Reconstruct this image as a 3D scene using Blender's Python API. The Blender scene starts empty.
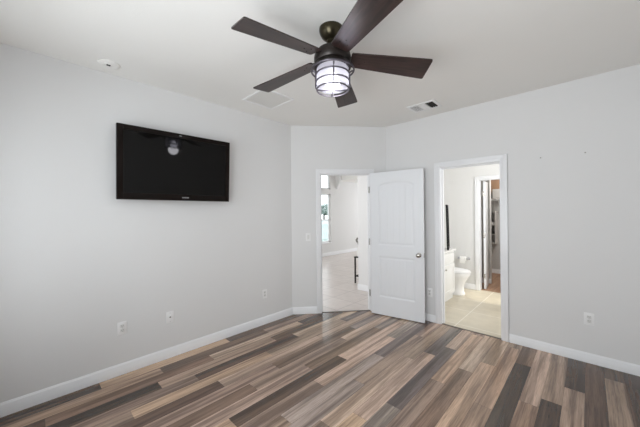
import bpy, bmesh, math, random
from mathutils import Vector, Matrix

random.seed(7)
PI = math.pi
R = math.radians
sc = bpy.context.scene
COL = sc.collection

# ------------------------------------------------------------------ camera
cam_d = bpy.data.cameras.new('camera')
cam_d.sensor_width = 36.0
cam_d.lens = 280.0 / 640.0 * 36.0
cam_d.shift_y = -0.49 / 640.0
cam_d.clip_start = 0.05
cam = bpy.data.objects.new('camera', cam_d)
COL.objects.link(cam)
cam.matrix_world = (Matrix.Translation((3.1101, -3.7185, 1.4638)) @ Matrix.Rotation(0.7642, 4, 'Z')
                    @ Matrix.Rotation(PI / 2, 4, 'X') @ Matrix.Rotation(-0.0105, 4, 'Z'))
sc.camera = cam

# ------------------------------------------------------------------ view
sc.view_settings.view_transform = 'Standard'
sc.view_settings.look = 'None'
sc.view_settings.gamma = 1.0
sc.view_settings.use_curve_mapping = False
sc.view_settings.exposure = 0.0
sc.cycles.use_denoising = True
sc.cycles.max_bounces = 14
sc.cycles.diffuse_bounces = 8
sc.cycles.glossy_bounces = 4
sc.cycles.sample_clamp_indirect = 6.0

# ------------------------------------------------------------------ world (overcast daylight)
wd = bpy.data.worlds.new('World')
sc.world = wd
wd.use_nodes = True
bgn = wd.node_tree.nodes['Background']
bgn.inputs[0].default_value = (0.92, 0.96, 1.0, 1)
bgn.inputs[1].default_value = 2.6


def area(name, loc, direction, sx, sy, power, col=(1, 1, 1), spread=180):
    l = bpy.data.lights.new(name, 'AREA')
    l.shape = 'RECTANGLE'
    l.size = sx
    l.size_y = sy
    l.energy = power
    l.color = col
    l.spread = R(spread)
    o = bpy.data.objects.new(name, l)
    COL.objects.link(o)
    o.location = loc
    o.rotation_euler = Vector(direction).to_track_quat('-Z', 'Y').to_euler()
    return o


# daylight through the two bedroom windows behind the camera
area('daylight_window_near', (2.38, -4.325, 1.45), (0, 1, 0.32), 1.15, 1.5, 32, (0.945, 0.97, 1.0), 150)
area('daylight_window_far', (0.95, -4.325, 1.45), (0, 1, 0.1), 0.85, 1.5, 9.5, (0.945, 0.97, 1.0), 168)
# unseen fill lamps added to brighten the rooms beyond the doors
area('fill_living', (-1.3, 7.3, 1.6), (0, -1, 0), 3.2, 2.0, 36, (0.99, 0.995, 1.0))  # added fill standing in for unseen living room windows
area('fill_entry', (-1.6, -1.30, 1.7), (0, 1, 0), 2.2, 1.8, 38, (0.99, 0.995, 1.0))  # added fill inside a closed wall, brightens the hall wall and floor
area('fill_bathroom', (3.35, 1.05, 1.7), (-1, 0, -0.25), 1.1, 1.1, 25, (1.0, 0.99, 0.975))  # added fill on the hidden side of the bathroom
area('fill_closet', (2.4, 2.9, 2.46), (-0.5, 0.4, -1), 0.4, 0.4, 24, (1.0, 0.97, 0.92))  # added fill without a fixture, lifts the dark closet

# ------------------------------------------------------------------ materials
MATS = {}


def srgb(r, g, b):
    def f(c):
        c /= 255.0
        return c / 12.92 if c <= 0.04045 else ((c + 0.055) / 1.055) ** 2.4
    return (f(r), f(g), f(b), 1.0)


def mat(name, col, rough=0.5, metal=0.0, bump=0.0, bscale=200.0, var=0.0, spec=0.5, coat=0.0, vscale=3.0):
    if name in MATS:
        return MATS[name]
    m = bpy.data.materials.new(name)
    m.use_nodes = True
    nt = m.node_tree
    p = nt.nodes['Principled BSDF']
    p.inputs['Base Color'].default_value = col
    p.inputs['Roughness'].default_value = rough
    p.inputs['Metallic'].default_value = metal
    p.inputs['Specular IOR Level'].default_value = spec
    p.inputs['Coat Weight'].default_value = coat
    tc = nt.nodes.new('ShaderNodeTexCoord')
    n = nt.nodes.new('ShaderNodeTexNoise')
    n.inputs['Scale'].default_value = vscale
    n.inputs['Detail'].default_value = 3
    nt.links.new(tc.outputs['Object'], n.inputs['Vector'])
    mx = nt.nodes.new('ShaderNodeMix')
    mx.data_type = 'RGBA'
    k = 1 - max(var, 0.01)
    mx.inputs[6].default_value = col
    mx.inputs[7].default_value = (col[0] * k, col[1] * k, col[2] * k, 1)
    nt.links.new(n.outputs['Fac'], mx.inputs[0])
    nt.links.new(mx.outputs[2], p.inputs['Base Color'])
    if bump > 0:
        n2 = nt.nodes.new('ShaderNodeTexNoise')
        n2.inputs['Scale'].default_value = bscale
        n2.inputs['Detail'].default_value = 2
        nt.links.new(tc.outputs['Object'], n2.inputs['Vector'])
        b = nt.nodes.new('ShaderNodeBump')
        b.inputs['Strength'].default_value = bump
        b.inputs['Distance'].default_value = 0.002
        nt.links.new(n2.outputs['Fac'], b.inputs['Height'])
        nt.links.new(b.outputs['Normal'], p.inputs['Normal'])
    MATS[name] = m
    return m


def emis(name, col, strength):
    m = bpy.data.materials.new(name)
    m.use_nodes = True
    p = m.node_tree.nodes['Principled BSDF']
    p.inputs['Base Color'].default_value = col
    p.inputs['Emission Color'].default_value = col
    p.inputs['Emission Strength'].default_value = strength
    return m


def thin_glass(name, tint, gloss=0.08, rough=0.02, white=0.0):
    m = bpy.data.materials.new(name)
    m.use_nodes = True
    nt = m.node_tree
    nt.nodes.clear()
    out = nt.nodes.new('ShaderNodeOutputMaterial')
    t = nt.nodes.new('ShaderNodeBsdfTransparent')
    t.inputs[0].default_value = tint
    g = nt.nodes.new('ShaderNodeBsdfGlossy')
    g.inputs['Roughness'].default_value = rough
    mix = nt.nodes.new('ShaderNodeMixShader')
    fr = nt.nodes.new('ShaderNodeLayerWeight')
    fr.inputs['Blend'].default_value = gloss
    nt.links.new(fr.outputs['Fresnel'], mix.inputs[0])
    nt.links.new(t.outputs[0], mix.inputs[1])
    nt.links.new(g.outputs[0], mix.inputs[2])
    last = mix
    if white > 0:
        d = nt.nodes.new('ShaderNodeBsdfTranslucent')
        d.inputs[0].default_value = (0.9, 0.9, 0.95, 1)
        m2 = nt.nodes.new('ShaderNodeMixShader')
        m2.inputs[0].default_value = white
        nt.links.new(mix.outputs[0], m2.inputs[1])
        nt.links.new(d.outputs[0], m2.inputs[2])
        last = m2
    nt.links.new(last.outputs[0], out.inputs[0])
    return m


def wood_mat(name, c1, c2, rough, scale=(40, 3, 40), coord='Object'):
    m = bpy.data.materials.new(name)
    m.use_nodes = True
    nt = m.node_tree
    p = nt.nodes['Principled BSDF']
    p.inputs['Roughness'].default_value = rough
    tc = nt.nodes.new('ShaderNodeTexCoord')
    mp = nt.nodes.new('ShaderNodeMapping')
    mp.inputs['Scale'].default_value = scale
    n = nt.nodes.new('ShaderNodeTexNoise')
    n.inputs['Scale'].default_value = 1.0
    n.inputs['Detail'].default_value = 6
    n.inputs['Distortion'].default_value = 0.8
    r = nt.nodes.new('ShaderNodeValToRGB')
    r.color_ramp.elements[0].position = 0.32
    r.color_ramp.elements[1].position = 0.7
    r.color_ramp.elements[0].color = c1
    r.color_ramp.elements[1].color = c2
    nt.links.new(tc.outputs[coord], mp.inputs[0])
    nt.links.new(mp.outputs[0], n.inputs['Vector'])
    nt.links.new(n.outputs['Fac'], r.inputs[0])
    nt.links.new(r.outputs[0], p.inputs['Base Color'])
    return m


def tile_mat(name, c1, c2, grout, size, rot, off, rough, mortar=0.006):
    m = bpy.data.materials.new(name)
    m.use_nodes = True
    nt = m.node_tree
    p = nt.nodes['Principled BSDF']
    p.inputs['Roughness'].default_value = rough
    tc = nt.nodes.new('ShaderNodeTexCoord')
    mp = nt.nodes.new('ShaderNodeMapping')
    mp.inputs['Rotation'].default_value = (0, 0, rot)
    mp.inputs['Location'].default_value = (off[0], off[1], 0)
    b = nt.nodes.new('ShaderNodeTexBrick')
    b.offset = 0.0
    b.squash = 1.0
    b.inputs['Scale'].default_value = 1.0
    b.inputs['Brick Width'].default_value = size
    b.inputs['Row Height'].default_value = size
    b.inputs['Mortar Size'].default_value = mortar
    b.inputs['Mortar Smooth'].default_value = 0.2
    b.inputs['Color1'].default_value = c1
    b.inputs['Color2'].default_value = c2
    b.inputs['Mortar'].default_value = grout
    n = nt.nodes.new('ShaderNodeTexNoise')
    n.inputs['Scale'].default_value = 7
    n.inputs['Detail'].default_value = 5
    mx = nt.nodes.new('ShaderNodeMix')
    mx.data_type = 'RGBA'
    mx.blend_type = 'MULTIPLY'
    mx.inputs[0].default_value = 0.28
    nt.links.new(tc.outputs['Object'], mp.inputs[0])
    nt.links.new(mp.outputs[0], b.inputs['Vector'])
    nt.links.new(mp.outputs[0], n.inputs['Vector'])
    nt.links.new(b.outputs['Color'], mx.inputs[6])
    nt.links.new(n.outputs['Fac'], mx.inputs[7])
    nt.links.new(mx.outputs[2], p.inputs['Base Color'])
    return m


def plank_mat():
    m = bpy.data.materials.new('vinyl_planks')
    m.use_nodes = True
    nt = m.node_tree
    L = nt.links.new
    p = nt.nodes['Principled BSDF']
    at = nt.nodes.new('ShaderNodeAttribute')
    at.attribute_name = 'plank_tone'
    sd = nt.nodes.new('ShaderNodeAttribute')
    sd.attribute_name = 'plank_seed'
    tc = nt.nodes.new('ShaderNodeTexCoord')
    comb = nt.nodes.new('ShaderNodeCombineXYZ')
    L(sd.outputs['Fac'], comb.inputs[2])
    L(sd.outputs['Fac'], comb.inputs[1])
    add = nt.nodes.new('ShaderNodeVectorMath')
    L(tc.outputs['Object'], add.inputs[0])
    L(comb.outputs[0], add.inputs[1])
    # broad strips of tone along the plank
    mp = nt.nodes.new('ShaderNodeMapping')
    mp.inputs['Scale'].default_value = (19, 0.75, 1)
    n1 = nt.nodes.new('ShaderNodeTexNoise')
    n1.inputs['Scale'].default_value = 1
    n1.inputs['Detail'].default_value = 3
    n1.inputs['Roughness'].default_value = 0.55
    L(add.outputs[0], mp.inputs[0])
    L(mp.outputs[0], n1.inputs['Vector'])
    r1 = nt.nodes.new('ShaderNodeValToRGB')
    r1.color_ramp.elements[0].position = 0.41
    r1.color_ramp.elements[0].color = (0.50, 0.47, 0.45, 1)
    r1.color_ramp.elements[1].position = 0.58
    r1.color_ramp.elements[1].color = (1.2, 1.19, 1.17, 1)
    L(n1.outputs['Fac'], r1.inputs[0])
    # fine grain
    mp2 = nt.nodes.new('ShaderNodeMapping')
    mp2.inputs['Scale'].default_value = (120, 5, 1)
    n2 = nt.nodes.new('ShaderNodeTexNoise')
    n2.inputs['Scale'].default_value = 1
    n2.inputs['Detail'].default_value = 5
    n2.inputs['Distortion'].default_value = 1.2
    L(add.outputs[0], mp2.inputs[0])
    L(mp2.outputs[0], n2.inputs['Vector'])
    r2 = nt.nodes.new('ShaderNodeValToRGB')
    r2.color_ramp.elements[0].position = 0.38
    r2.color_ramp.elements[0].color = (0.70, 0.68, 0.67, 1)
    r2.color_ramp.elements[1].position = 0.6
    r2.color_ramp.elements[1].color = (1.06, 1.06, 1.05, 1)
    L(n2.outputs['Fac'], r2.inputs[0])
    m1 = nt.nodes.new('ShaderNodeMix')
    m1.data_type = 'RGBA'
    m1.blend_type = 'MULTIPLY'
    m1.inputs[0].default_value = 0.9
    L(at.outputs['Vector'], m1.inputs[6])
    L(r1.outputs[0], m1.inputs[7])
    m2 = nt.nodes.new('ShaderNodeMix')
    m2.data_type = 'RGBA'
    m2.blend_type = 'MULTIPLY'
    m2.inputs[0].default_value = 0.8
    L(m1.outputs[2], m2.inputs[6])
    L(r2.outputs[0], m2.inputs[7])
    L(m2.outputs[2], p.inputs['Base Color'])
    p.inputs['Roughness'].default_value = 0.19
    p.inputs['Specular IOR Level'].default_value = 0.65
    b = nt.nodes.new('ShaderNodeBump')
    b.inputs['Strength'].default_value = 0.05
    b.inputs['Distance'].default_value = 0.001
    L(n2.outputs['Fac'], b.inputs['Height'])
    L(b.outputs['Normal'], p.inputs['Normal'])
    return m


PAINT = mat('wall_paint', srgb(224, 224, 224), 0.6, bump=0.25, bscale=140, var=0.02, spec=0.3)
CEIL = mat('ceiling_paint', srgb(238, 237, 234), 0.85, bump=0.35, bscale=110, var=0.02, spec=0.2)
LIVPAINT = mat('living_paint', srgb(226, 226, 226), 0.7, bump=0.2, var=0.02, spec=0.3)
BATHPAINT = mat('bath_paint', srgb(228, 228, 227), 0.7, bump=0.2, var=0.02, spec=0.3)
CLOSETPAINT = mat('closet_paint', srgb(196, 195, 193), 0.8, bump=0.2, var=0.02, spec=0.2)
WHITE = mat('white_trim_gloss', srgb(236, 237, 239), 0.32, var=0.01)
DOORW = mat('door_white', srgb(232, 234, 237), 0.38, var=0.01)
PLAST = mat('white_plastic', srgb(238, 238, 238), 0.35, var=0.01)
PLAST2 = mat('off_white_plastic', srgb(222, 222, 220), 0.4, var=0.01)
SLOT = mat('dark_slot', srgb(28, 28, 30), 0.7)
DUCT = mat('duct_dark', srgb(62, 60, 56), 0.9)
BRONZE = mat('dark_bronze', srgb(40, 34, 31), 0.36, 0.5, var=0.1)
OLIVE = mat('aged_bronze', srgb(66, 60, 45), 0.28, 0.8, var=0.15)
IRON = mat('cage_pewter', srgb(92, 88, 94), 0.36, 0.7, var=0.1)
NICKEL = mat('satin_nickel', srgb(178, 174, 168), 0.25, 0.95)
CHROME = mat('polished_chrome', srgb(205, 205, 208), 0.12, 1.0)
BLADE = wood_mat('dark_walnut_blade', srgb(34, 24, 22), srgb(62, 46, 43), 0.33, (3.5, 42, 30))
BLACKG = mat('gloss_black', srgb(9, 8, 7), 0.045, spec=0.22)
BEZEL = mat('bezel_black', srgb(24, 17, 14), 0.3, spec=0.12, var=0.3, vscale=25)
BLACKM = mat('matte_black', srgb(20, 20, 21), 0.45)
SILVER = mat('silver_badge', srgb(206, 206, 210), 0.25, 0.5)
PORC = mat('porcelain', srgb(240, 240, 240), 0.12, coat=0.3)
VANW = mat('vanity_white', srgb(232, 232, 230), 0.4)
COUNTER = mat('counter_stone', srgb(240, 239, 236), 0.2, var=0.06, vscale=20)
PAPER = mat('tissue_paper', srgb(244, 243, 240), 0.95)
BLKMET = mat('black_metal', srgb(52, 49, 46), 0.4, 0.5)
CLOSETFLOOR = wood_mat('closet_floor', srgb(150, 116, 94), srgb(182, 148, 122), 0.55, (18, 2.5, 1))
BROWNBOX = mat('closet_brown', srgb(172, 138, 112), 0.85, var=0.12)
GREYBOX = mat('grey_fabric_bin', srgb(196, 193, 190), 0.9, var=0.06)
DARKBAG = mat('dark_bag_cloth', srgb(70, 70, 66), 0.9, var=0.3, vscale=30)
CERAM = mat('pale_ceramic', srgb(220, 220, 216), 0.3)
STEM = mat('grey_stems', srgb(120, 120, 112), 0.8)
SCREWM = mat('steel_screw', srgb(150, 148, 145), 0.35, 0.8)
FENCE = wood_mat('fence_boards', srgb(206, 216, 222), srgb(226, 233, 238), 0.9, (30, 3, 3))
LEAF = mat('shrub_leaves', srgb(178, 192, 188), 0.8, var=0.5, vscale=9)
LAWN = mat('lawn', srgb(150, 165, 130), 0.95, var=0.3)
STRIP = mat('threshold_strip', srgb(96, 86, 78), 0.4, var=0.15)
PLANK = plank_mat()
PGAP = mat('plank_gap', srgb(46, 38, 34), 0.8)
TILE_L = tile_mat('living_tile', srgb(224, 215, 210), srgb(216, 206, 201), srgb(186, 177, 172), 0.46, 0.0, (0.1, 0.05), 0.28)
TILE_B = tile_mat('bath_tile', srgb(214, 205, 186), srgb(204, 194, 174), srgb(238, 232, 220), 0.6, 0.0, (-0.06, -0.15), 0.3)
GLASS_W = thin_glass('window_glass', (0.96, 0.98, 0.98, 1))
GLASS_L = thin_glass('lantern_glass', (0.90, 0.90, 0.97, 1), gloss=0.12, rough=0.08, white=0.36)
LAMP = emis('lamp_glow', (0.95, 0.94, 1.0, 1), 9.0)


# ------------------------------------------------------------------ mesh helpers
class MB:
    def __init__(self):
        self.b = bmesh.new()

    def _new(self, verts, M):
        if M is not None:
            for v in verts:
                v.co = M @ v.co
        return verts

    def box(self, x0, x1, y0, y1, z0, z1, M=None, bev=0.0):
        r = bmesh.ops.create_cube(self.b, size=1.0)
        vs = r['verts']
        for v in vs:
            v.co = Vector(((x0 + x1) / 2 + v.co.x * (x1 - x0), (y0 + y1) / 2 + v.co.y * (y1 - y0),
                           (z0 + z1) / 2 + v.co.z * (z1 - z0)))
        if bev > 0:
            es = list({e for v in vs for e in v.link_edges})
            rr = bmesh.ops.bevel(self.b, geom=es, offset=bev, segments=2, affect='EDGES', profile=0.6)
            vs = list({v for f in rr['faces'] for v in f.verts} | {v for v in vs if v.is_valid})
        self._new(vs, M)
        return self

    def prism(self, pts, z0, z1, M=None):
        """polygon in xy extruded in z"""
        lo = [self.b.verts.new((p[0], p[1], z0)) for p in pts]
        hi = [self.b.verts.new((p[0], p[1], z1)) for p in pts]
        n = len(pts)
        self.b.faces.new(lo[::-1])
        self.b.faces.new(hi)
        for i in range(n):
            self.b.faces.new((lo[i], lo[(i + 1) % n], hi[(i + 1) % n], hi[i]))
        self._new(lo + hi, M)
        return self

    def lathe(self, prof, seg=32, M=None, cap=True):
        rings = []
        allv = []
        for r, z in prof:
            if r < 1e-6:
                v = self.b.verts.new((0, 0, z))
                rings.append([v])
                allv.append(v)
            else:
                ring = [self.b.verts.new((r * math.cos(2 * PI * i / seg), r * math.sin(2 * PI * i / seg), z)) for i in range(seg)]
                rings.append(ring)
                allv += ring
        for a, c in zip(rings[:-1], rings[1:]):
            for i in range(seg):
                j = (i + 1) % seg
                if len(a) == 1 and len(c) == 1:
                    continue
                if len(a) == 1:
                    self.b.faces.new((a[0], c[i], c[j]))
                elif len(c) == 1:
                    self.b.faces.new((a[i], a[j], c[0]))
                else:
                    self.b.faces.new((a[i], a[j], c[j], c[i]))
        if cap:
            for ring in (rings[0], rings[-1]):
                if len(ring) > 2:
                    self.b.faces.new(ring)
        self._new(allv, M)
        return self

    def tube(self, pts, r, seg=8, closed=False, M=None):
        pts = [Vector(p) for p in pts]
        n = len(pts)
        rings = []
        allv = []
        up = Vector((0, 0, 1))
        for i, p in enumerate(pts):
            if closed:
                d = pts[(i + 1) % n] - pts[i - 1]
            else:
                d = pts[min(i + 1, n - 1)] - pts[max(i - 1, 0)]
            d.normalize()
            u = up if abs(d.dot(up)) < 0.95 else Vector((1, 0, 0))
            a = d.cross(u).normalized()
            c = a.cross(d).normalized()
            rr = r[i] if isinstance(r, (list, tuple)) else r
            ring = [self.b.verts.new(p + a * rr * math.cos(2 * PI * k / seg) + c * rr * math.sin(2 * PI * k / seg)) for k in range(seg)]
            rings.append(ring)
            allv += ring
        m = n if closed else n - 1
        for i in range(m):
            A, B = rings[i], rings[(i + 1) % n]
            for k in range(seg):
                self.b.faces.new((A[k], A[(k + 1) % seg], B[(k + 1) % seg], B[k]))
        if not closed:
            self.b.faces.new(rings[0][::-1])
            self.b.faces.new(rings[-1])
        self._new(allv, M)
        return self

    def build(self, name, m, parent=None, M=None, smooth=True):
        bmesh.ops.recalc_face_normals(self.b, faces=self.b.faces[:])
        me = bpy.data.meshes.new(name)
        self.b.to_mesh(me)
        self.b.free()
        me.materials.append(m)
        if smooth:
            for p in me.polygons:
                p.use_smooth = True
            me.set_sharp_from_angle(angle=R(32))
        o = bpy.data.objects.new(name, me)
        COL.objects.link(o)
        if parent is not None:
            o.parent = parent
        if M is not None:
            o.matrix_local = M
        return o


def tag(o, label=None, cat=None, group=None, kind=None):
    if label:
        o['label'] = label
    if cat:
        o['category'] = cat
    if group:
        o['group'] = group
    if kind:
        o['kind'] = kind
    return o


def struct(o, label=None, cat=None):
    return tag(o, label, cat, kind='structure')


def thing(name, loc, label, cat, group=None, M=None):
    o = bpy.data.objects.new(name, None)
    o.empty_display_size = 0.1
    COL.objects.link(o)
    if M is not None:
        o.matrix_world = M
    else:
        o.location = loc
    return tag(o, label, cat, group)


def RX(a): return Matrix.Rotation(a, 4, 'X')
def RY(a): return Matrix.Rotation(a, 4, 'Y')
def RZ(a): return Matrix.Rotation(a, 4, 'Z')
def T(x, y, z): return Matrix.Translation((x, y, z))


# ------------------------------------------------------------------ dimensions
H = 2.74
A0, B0 = 1.0728, 0.9279          # the angled wall runs from (0,-A0) to (B0,0)
DL = math.hypot(A0, B0)
XR, YB = 3.75, -4.30             # hidden right wall, hidden back wall
DIAG = T(0, -A0, 0) @ RZ(math.atan2(A0, B0))   # local x along the wall, local y away from the room
DO0, DO1, DOH = 0.432, 1.157, 2.035            # hall doorway (along the angled wall)
BO0, BO1, BOH = 1.722, 2.385, 2.030            # bathroom doorway (along x)
WT = 0.12
WD = 0.14                        # thickness of the angled wall
YBW = 2.06                       # bathroom far wall
CO0, CO1, COH = 1.655, 2.045, 2.035            # closet doorway


def wall_with_opening(mb, x0, x1, y0, y1, zt, openings, z0=0.0):
    """openings: (a, b, z_bottom, z_top)"""
    xs = x0
    for a, b, zb, ztop in sorted(openings):
        mb.box(xs, a, y0, y1, z0, zt)
        if zb > z0 + 1e-4:
            mb.box(a, b, y0, y1, z0, zb)
        if ztop < zt:
            mb.box(a, b, y0, y1, ztop, zt)
        xs = b
    mb.box(xs, x1, y0, y1, z0, zt)
    return mb


# ------------------------------------------------------------------ bedroom shell
w = MB()
w.box(-WT, 0, YB - WT, -A0 + 0.005, 0, H)
struct(w.build('wall_left', PAINT), 'long light grey wall carrying the television', 'wall')

w = MB()
wall_with_opening(w, 0, DL, 0, WD, H, [(DO0 - 0.02, DO1 + 0.02, 0, DOH + 0.02)])
struct(w.build('wall_angled', PAINT, M=DIAG), 'light grey angled corner wall with the hall doorway', 'wall')

w = MB()
wall_with_opening(w, B0 - 0.005, XR + WT, 0, WT, H, [(BO0 - 0.02, BO1 + 0.02, 0, BOH + 0.02)])
struct(w.build('wall_right', PAINT), 'light grey wall with the bathroom doorway', 'wall')

w = MB()
w.box(XR, XR + WT, YB - WT, 0, 0, H)
struct(w.build('wall_side', PAINT), 'bedroom side wall out of the frame', 'wall')

w = MB()
wall_with_opening(w, 0, XR, YB - WT, YB, H, [(0.48, 1.42, 0.65, 2.25), (1.75, 3.01, 0.65, 2.25)])
struct(w.build('wall_back', PAINT), 'bedroom wall behind the camera with the window', 'wall')

w = MB()
w.prism([(-WT, YB - WT), (XR + WT, YB - WT), (XR + WT, WT * 0.5), (B0 - 0.04, WT * 0.5), (-0.05, -A0 + 0.06), (-WT, -A0 + 0.06)], H, H + 0.12)
struct(w.build('ceiling', CEIL), 'white painted bedroom ceiling', 'ceiling')

# windows beside and behind the camera


def sash_window(name, W_, z0, z1, M, label):
    w = MB()
    for (a, b) in ((0, 0.06), (W_ - 0.06, W_)):
        w.box(a, b, 0.03, 0.09, z0, z1)
    for (c, d) in ((z0, z0 + 0.06), (z1 - 0.06, z1), ((z0 + z1) / 2 - 0.02, (z0 + z1) / 2 + 0.02)):
        w.box(0, W_, 0.03, 0.09, c, d)
    wf = struct(w.build(name, WHITE, M=M), label, 'window')
    g = MB()
    g.box(0.05, W_ - 0.05, 0.060, 0.064, z0 + 0.05, z1 - 0.05)
    g.build('pane', GLASS_W, wf)
    g = MB()
    g.box(-0.05, W_ + 0.05, -0.05, 0.005, z0 - 0.03, z0)
    g.build('window_sill', WHITE, wf)


sash_window('window_1', 1.26, 0.65, 2.25, T(3.01, YB, 0) @ RZ(PI), 'white framed bedroom window right behind the camera')
sash_window('window_3', 0.94, 0.65, 2.25, T(1.42, YB, 0) @ RZ(PI), 'white framed bedroom window nearer the television wall')


# ------------------------------------------------------------------ plank floor
def clip(poly, nx, ny, d):
    """keep nx*x+ny*y <= d"""
    out = []
    for i in range(len(poly)):
        p, q = poly[i], poly[(i + 1) % len(poly)]
        fp, fq = nx * p[0] + ny * p[1] - d, nx * q[0] + ny * q[1] - d
        if fp <= 0:
            out.append(p)
        if (fp < 0) != (fq < 0) and abs(fp - fq) > 1e-9:
            t = fp / (fp - fq)
            out.append((p[0] + t * (q[0] - p[0]), p[1] + t * (q[1] - p[1])))
    return out


TONES = {
    'L': (198, 173, 154), 'T': (187, 159, 135), 'M': (164, 141, 125), 'B': (134, 110, 93),
    'D': (100, 80, 67), 'K': (78, 63, 53), 'G': (124, 111, 105), 'g': (166, 151, 141)}
# column: list of (y where the plank begins, tone) read from near to far
PW, PX0 = 0.1225, 0.016
COLS = {  # dark middle planks toned lighter to carry the doorway sheen
    0: [(-3.30, 'D', 'T'), (-2.125, 'T', 'D'), (-0.9, 'D', 'M')],
    1: [(-2.86, 'T', 'B'), (-1.68, 'B', 'M')],
    2: [(-3.645, 'D', 'B'), (-2.43, 'B', 'L'), (-1.21, 'L', 'D')],
    3: [(-2.945, 'K', 'M'), (-1.745, 'M', 'D')],
    4: [(-2.68, 'M', 'D'), (-1.51, 'D', 'L')],
    5: [(-3.2, 'M', 'T'), (-1.98, 'T', 'M')],
    6: [(-2.575, 'D', 'L'), (-1.35, 'L', 'M')],
    7: [(-2.086, 'M', 'B'), (-0.87, 'D', 'g')],
    8: [(-2.41, 'B', 'M'), (-1.19, 'M', 'L')],
    9: [(-1.887, 'L', 'B'), (-0.67, 'D', 'g')],
    10: [(-2.735, 'T', 'D'), (-1.53, 'D', 'L'), (-0.31, 'L', 'L')],
    11: [(-2.0, 'M', 'L'), (-0.78, 'L', 'g')],
    12: [(-2.46, 'M', 'g'), (-1.24, 'g', 'G')],
    13: [(-1.748, 'g', 'M'), (-0.53, 'M', 'L')],
    14: [(-2.3, 'M', 'L'), (-1.08, 'L', 'M')],
    15: [(-2.08, 'T', 'L'), (-0.86, 'L', 'G')],
    16: [(-1.82, 'g', 'G'), (-0.60, 'G', 'L')],
    17: [(-2.5, 'B', 'M'), (-1.28, 'M', 'T')],
    18: [(-2.16, 'T', 'B'), (-0.94, 'B', 'L')],
    19: [(-1.9, 'M', 'T'), (-0.68, 'T', 'L')],
    20: [(-1.36, 'T', 'T'), (-0.14, 'T', 'M')],
    21: [(-1.69, 'T', 'K'), (-0.472, 'K', 'B')],
    22: [(-1.1, 'T', 'L'), (0.1, 'L', 'M')],
    23: [(-0.96, 'D', 'M'), (0.2, 'M', 'M')],
    24: [(-0.65, 'M', 'K'), (0.3, 'K', 'K')],
    25: [(-1.3, 'M', 'D'), (0.0, 'D', 'D')],
    26: [(-0.25, 'M', 'D'), (0.5, 'D', 'D')],
    27: [(-0.9, 'B', 'D'), (0.3, 'D', 'D')],
}
rnd = random.Random(11)
polys = []
for k in range(-1, 31):
    x0, x1 = PX0 + PW * k, PX0 + PW * (k + 1)
    ends = COLS.get(k)
    if not ends:
        e0 = -3.0 + rnd.random() * 1.2
        ends = [(e0, rnd.choice('LTMBD'), rnd.choice('LTMBD'))]
    marks = [(y, None) for y, _, _ in ends]
    ys = [e[0] for e in ends]
    first = ends[0][1]
    segs = []
    y = ys[0]
    tone = first
    # towards the camera
    while y > YB - WT:
        segs.append((y - 1.22, y, tone))
        y -= 1.22
        tone = rnd.choice('LTMBDM' if k < 9 else 'LTMTgM')
    for i, e in enumerate(ends):
        y0 = e[0]
        y1 = ends[i + 1][0] if i + 1 < len(ends) else y0 + 1.22
        segs.append((y0, y1, e[2]))
        last = y1
    while last < 0.1:
        segs.append((last, last + 1.22, rnd.choice('LTMGg')))
        last += 1.22
    for (y0, y1, tn) in segs:
        gq = 0.0005
        poly = [(x0 + gq, y0 + gq), (x1 - gq, y0 + gq), (x1 - gq, y1 - gq), (x0 + gq, y1 - gq)]
        poly = clip(poly, 0, 1, 0.012)
        poly = clip(poly, 0, -1, -(YB - 0.02)) if poly else poly
        poly = clip(poly, -1, 0, 0.02) if poly else poly
        poly = clip(poly, 1, 0, XR + 0.02) if poly else poly
        # angled wall line: stay on the room side
        if poly:
            nx, ny = -A0 / DL, B0 / DL
            poly = clip(poly, nx, ny, (ny * -A0) + 0.012)
        if len(poly) >= 3:
            polys.append((poly, tn))
me = bpy.data.meshes.new('floor')
verts, faces, tones, seeds = [], [], [], []
for poly, tn in polys:
    i0 = len(verts)
    verts += [(p[0], p[1], 0.0) for p in poly]
    faces.append(list(range(i0, i0 + len(poly))))
    c = TONES[tn]
    j = rnd.uniform(0.93, 1.07)
    tones.append(srgb(min(255, c[0] * j), min(255, c[1] * j * rnd.uniform(0.985, 1.015)), min(255, c[2] * j)))
    seeds.append(rnd.uniform(0, 60))
np_ = len(faces)
i0 = len(verts)
verts += [(-0.02, YB - 0.02, -0.0015), (XR + 0.02, YB - 0.02, -0.0015), (XR + 0.02, 0.01, -0.0015), (B0, 0.01, -0.0015), (0, -A0 + 0.01, -0.0015), (-0.02, -A0, -0.0015)]
faces.append(list(range(i0, i0 + 6)))
me.from_pydata(verts, [], faces)
me.attributes.new('plank_tone', 'FLOAT_VECTOR', 'FACE')
me.attributes.new('plank_seed', 'FLOAT', 'FACE')
ca = me.attributes['plank_tone']
sa = me.attributes['plank_seed']
for i in range(len(faces)):
    if i < np_:
        ca.data[i].vector = tones[i][:3]
        sa.data[i].value = seeds[i]
    else:
        ca.data[i].vector = srgb(46, 38, 34)[:3]
me.materials.append(PLANK)
me.update()
fo = bpy.data.objects.new('floor', me)
COL.objects.link(fo)
struct(fo, 'mixed brown and grey wood-look plank floor', 'floor')


# ------------------------------------------------------------------ baseboards and door casings
def base_profile(mb, x0, x1, M=None, h=0.10, d=0.014):
    """board along x against the plane y=0, sticking out to -y"""
    prof = [(0, 0), (-d, 0), (-d, h * 0.72), (-d * 0.8, h * 0.78), (-d * 0.8, h * 0.86), (-d * 0.45, h * 0.93), (-d * 0.4, h), (0, h)]
    n = len(prof)
    a = [mb.b.verts.new((x0, p[0], p[1])) for p in prof]
    c = [mb.b.verts.new((x1, p[0], p[1])) for p in prof]
    mb.b.faces.new(a)
    mb.b.faces.new(c[::-1])
    for i in range(n):
        mb.b.faces.new((a[i], a[(i + 1) % n], c[(i + 1) % n], c[i]))
    mb._new(a + c, M)
    return mb


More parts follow.
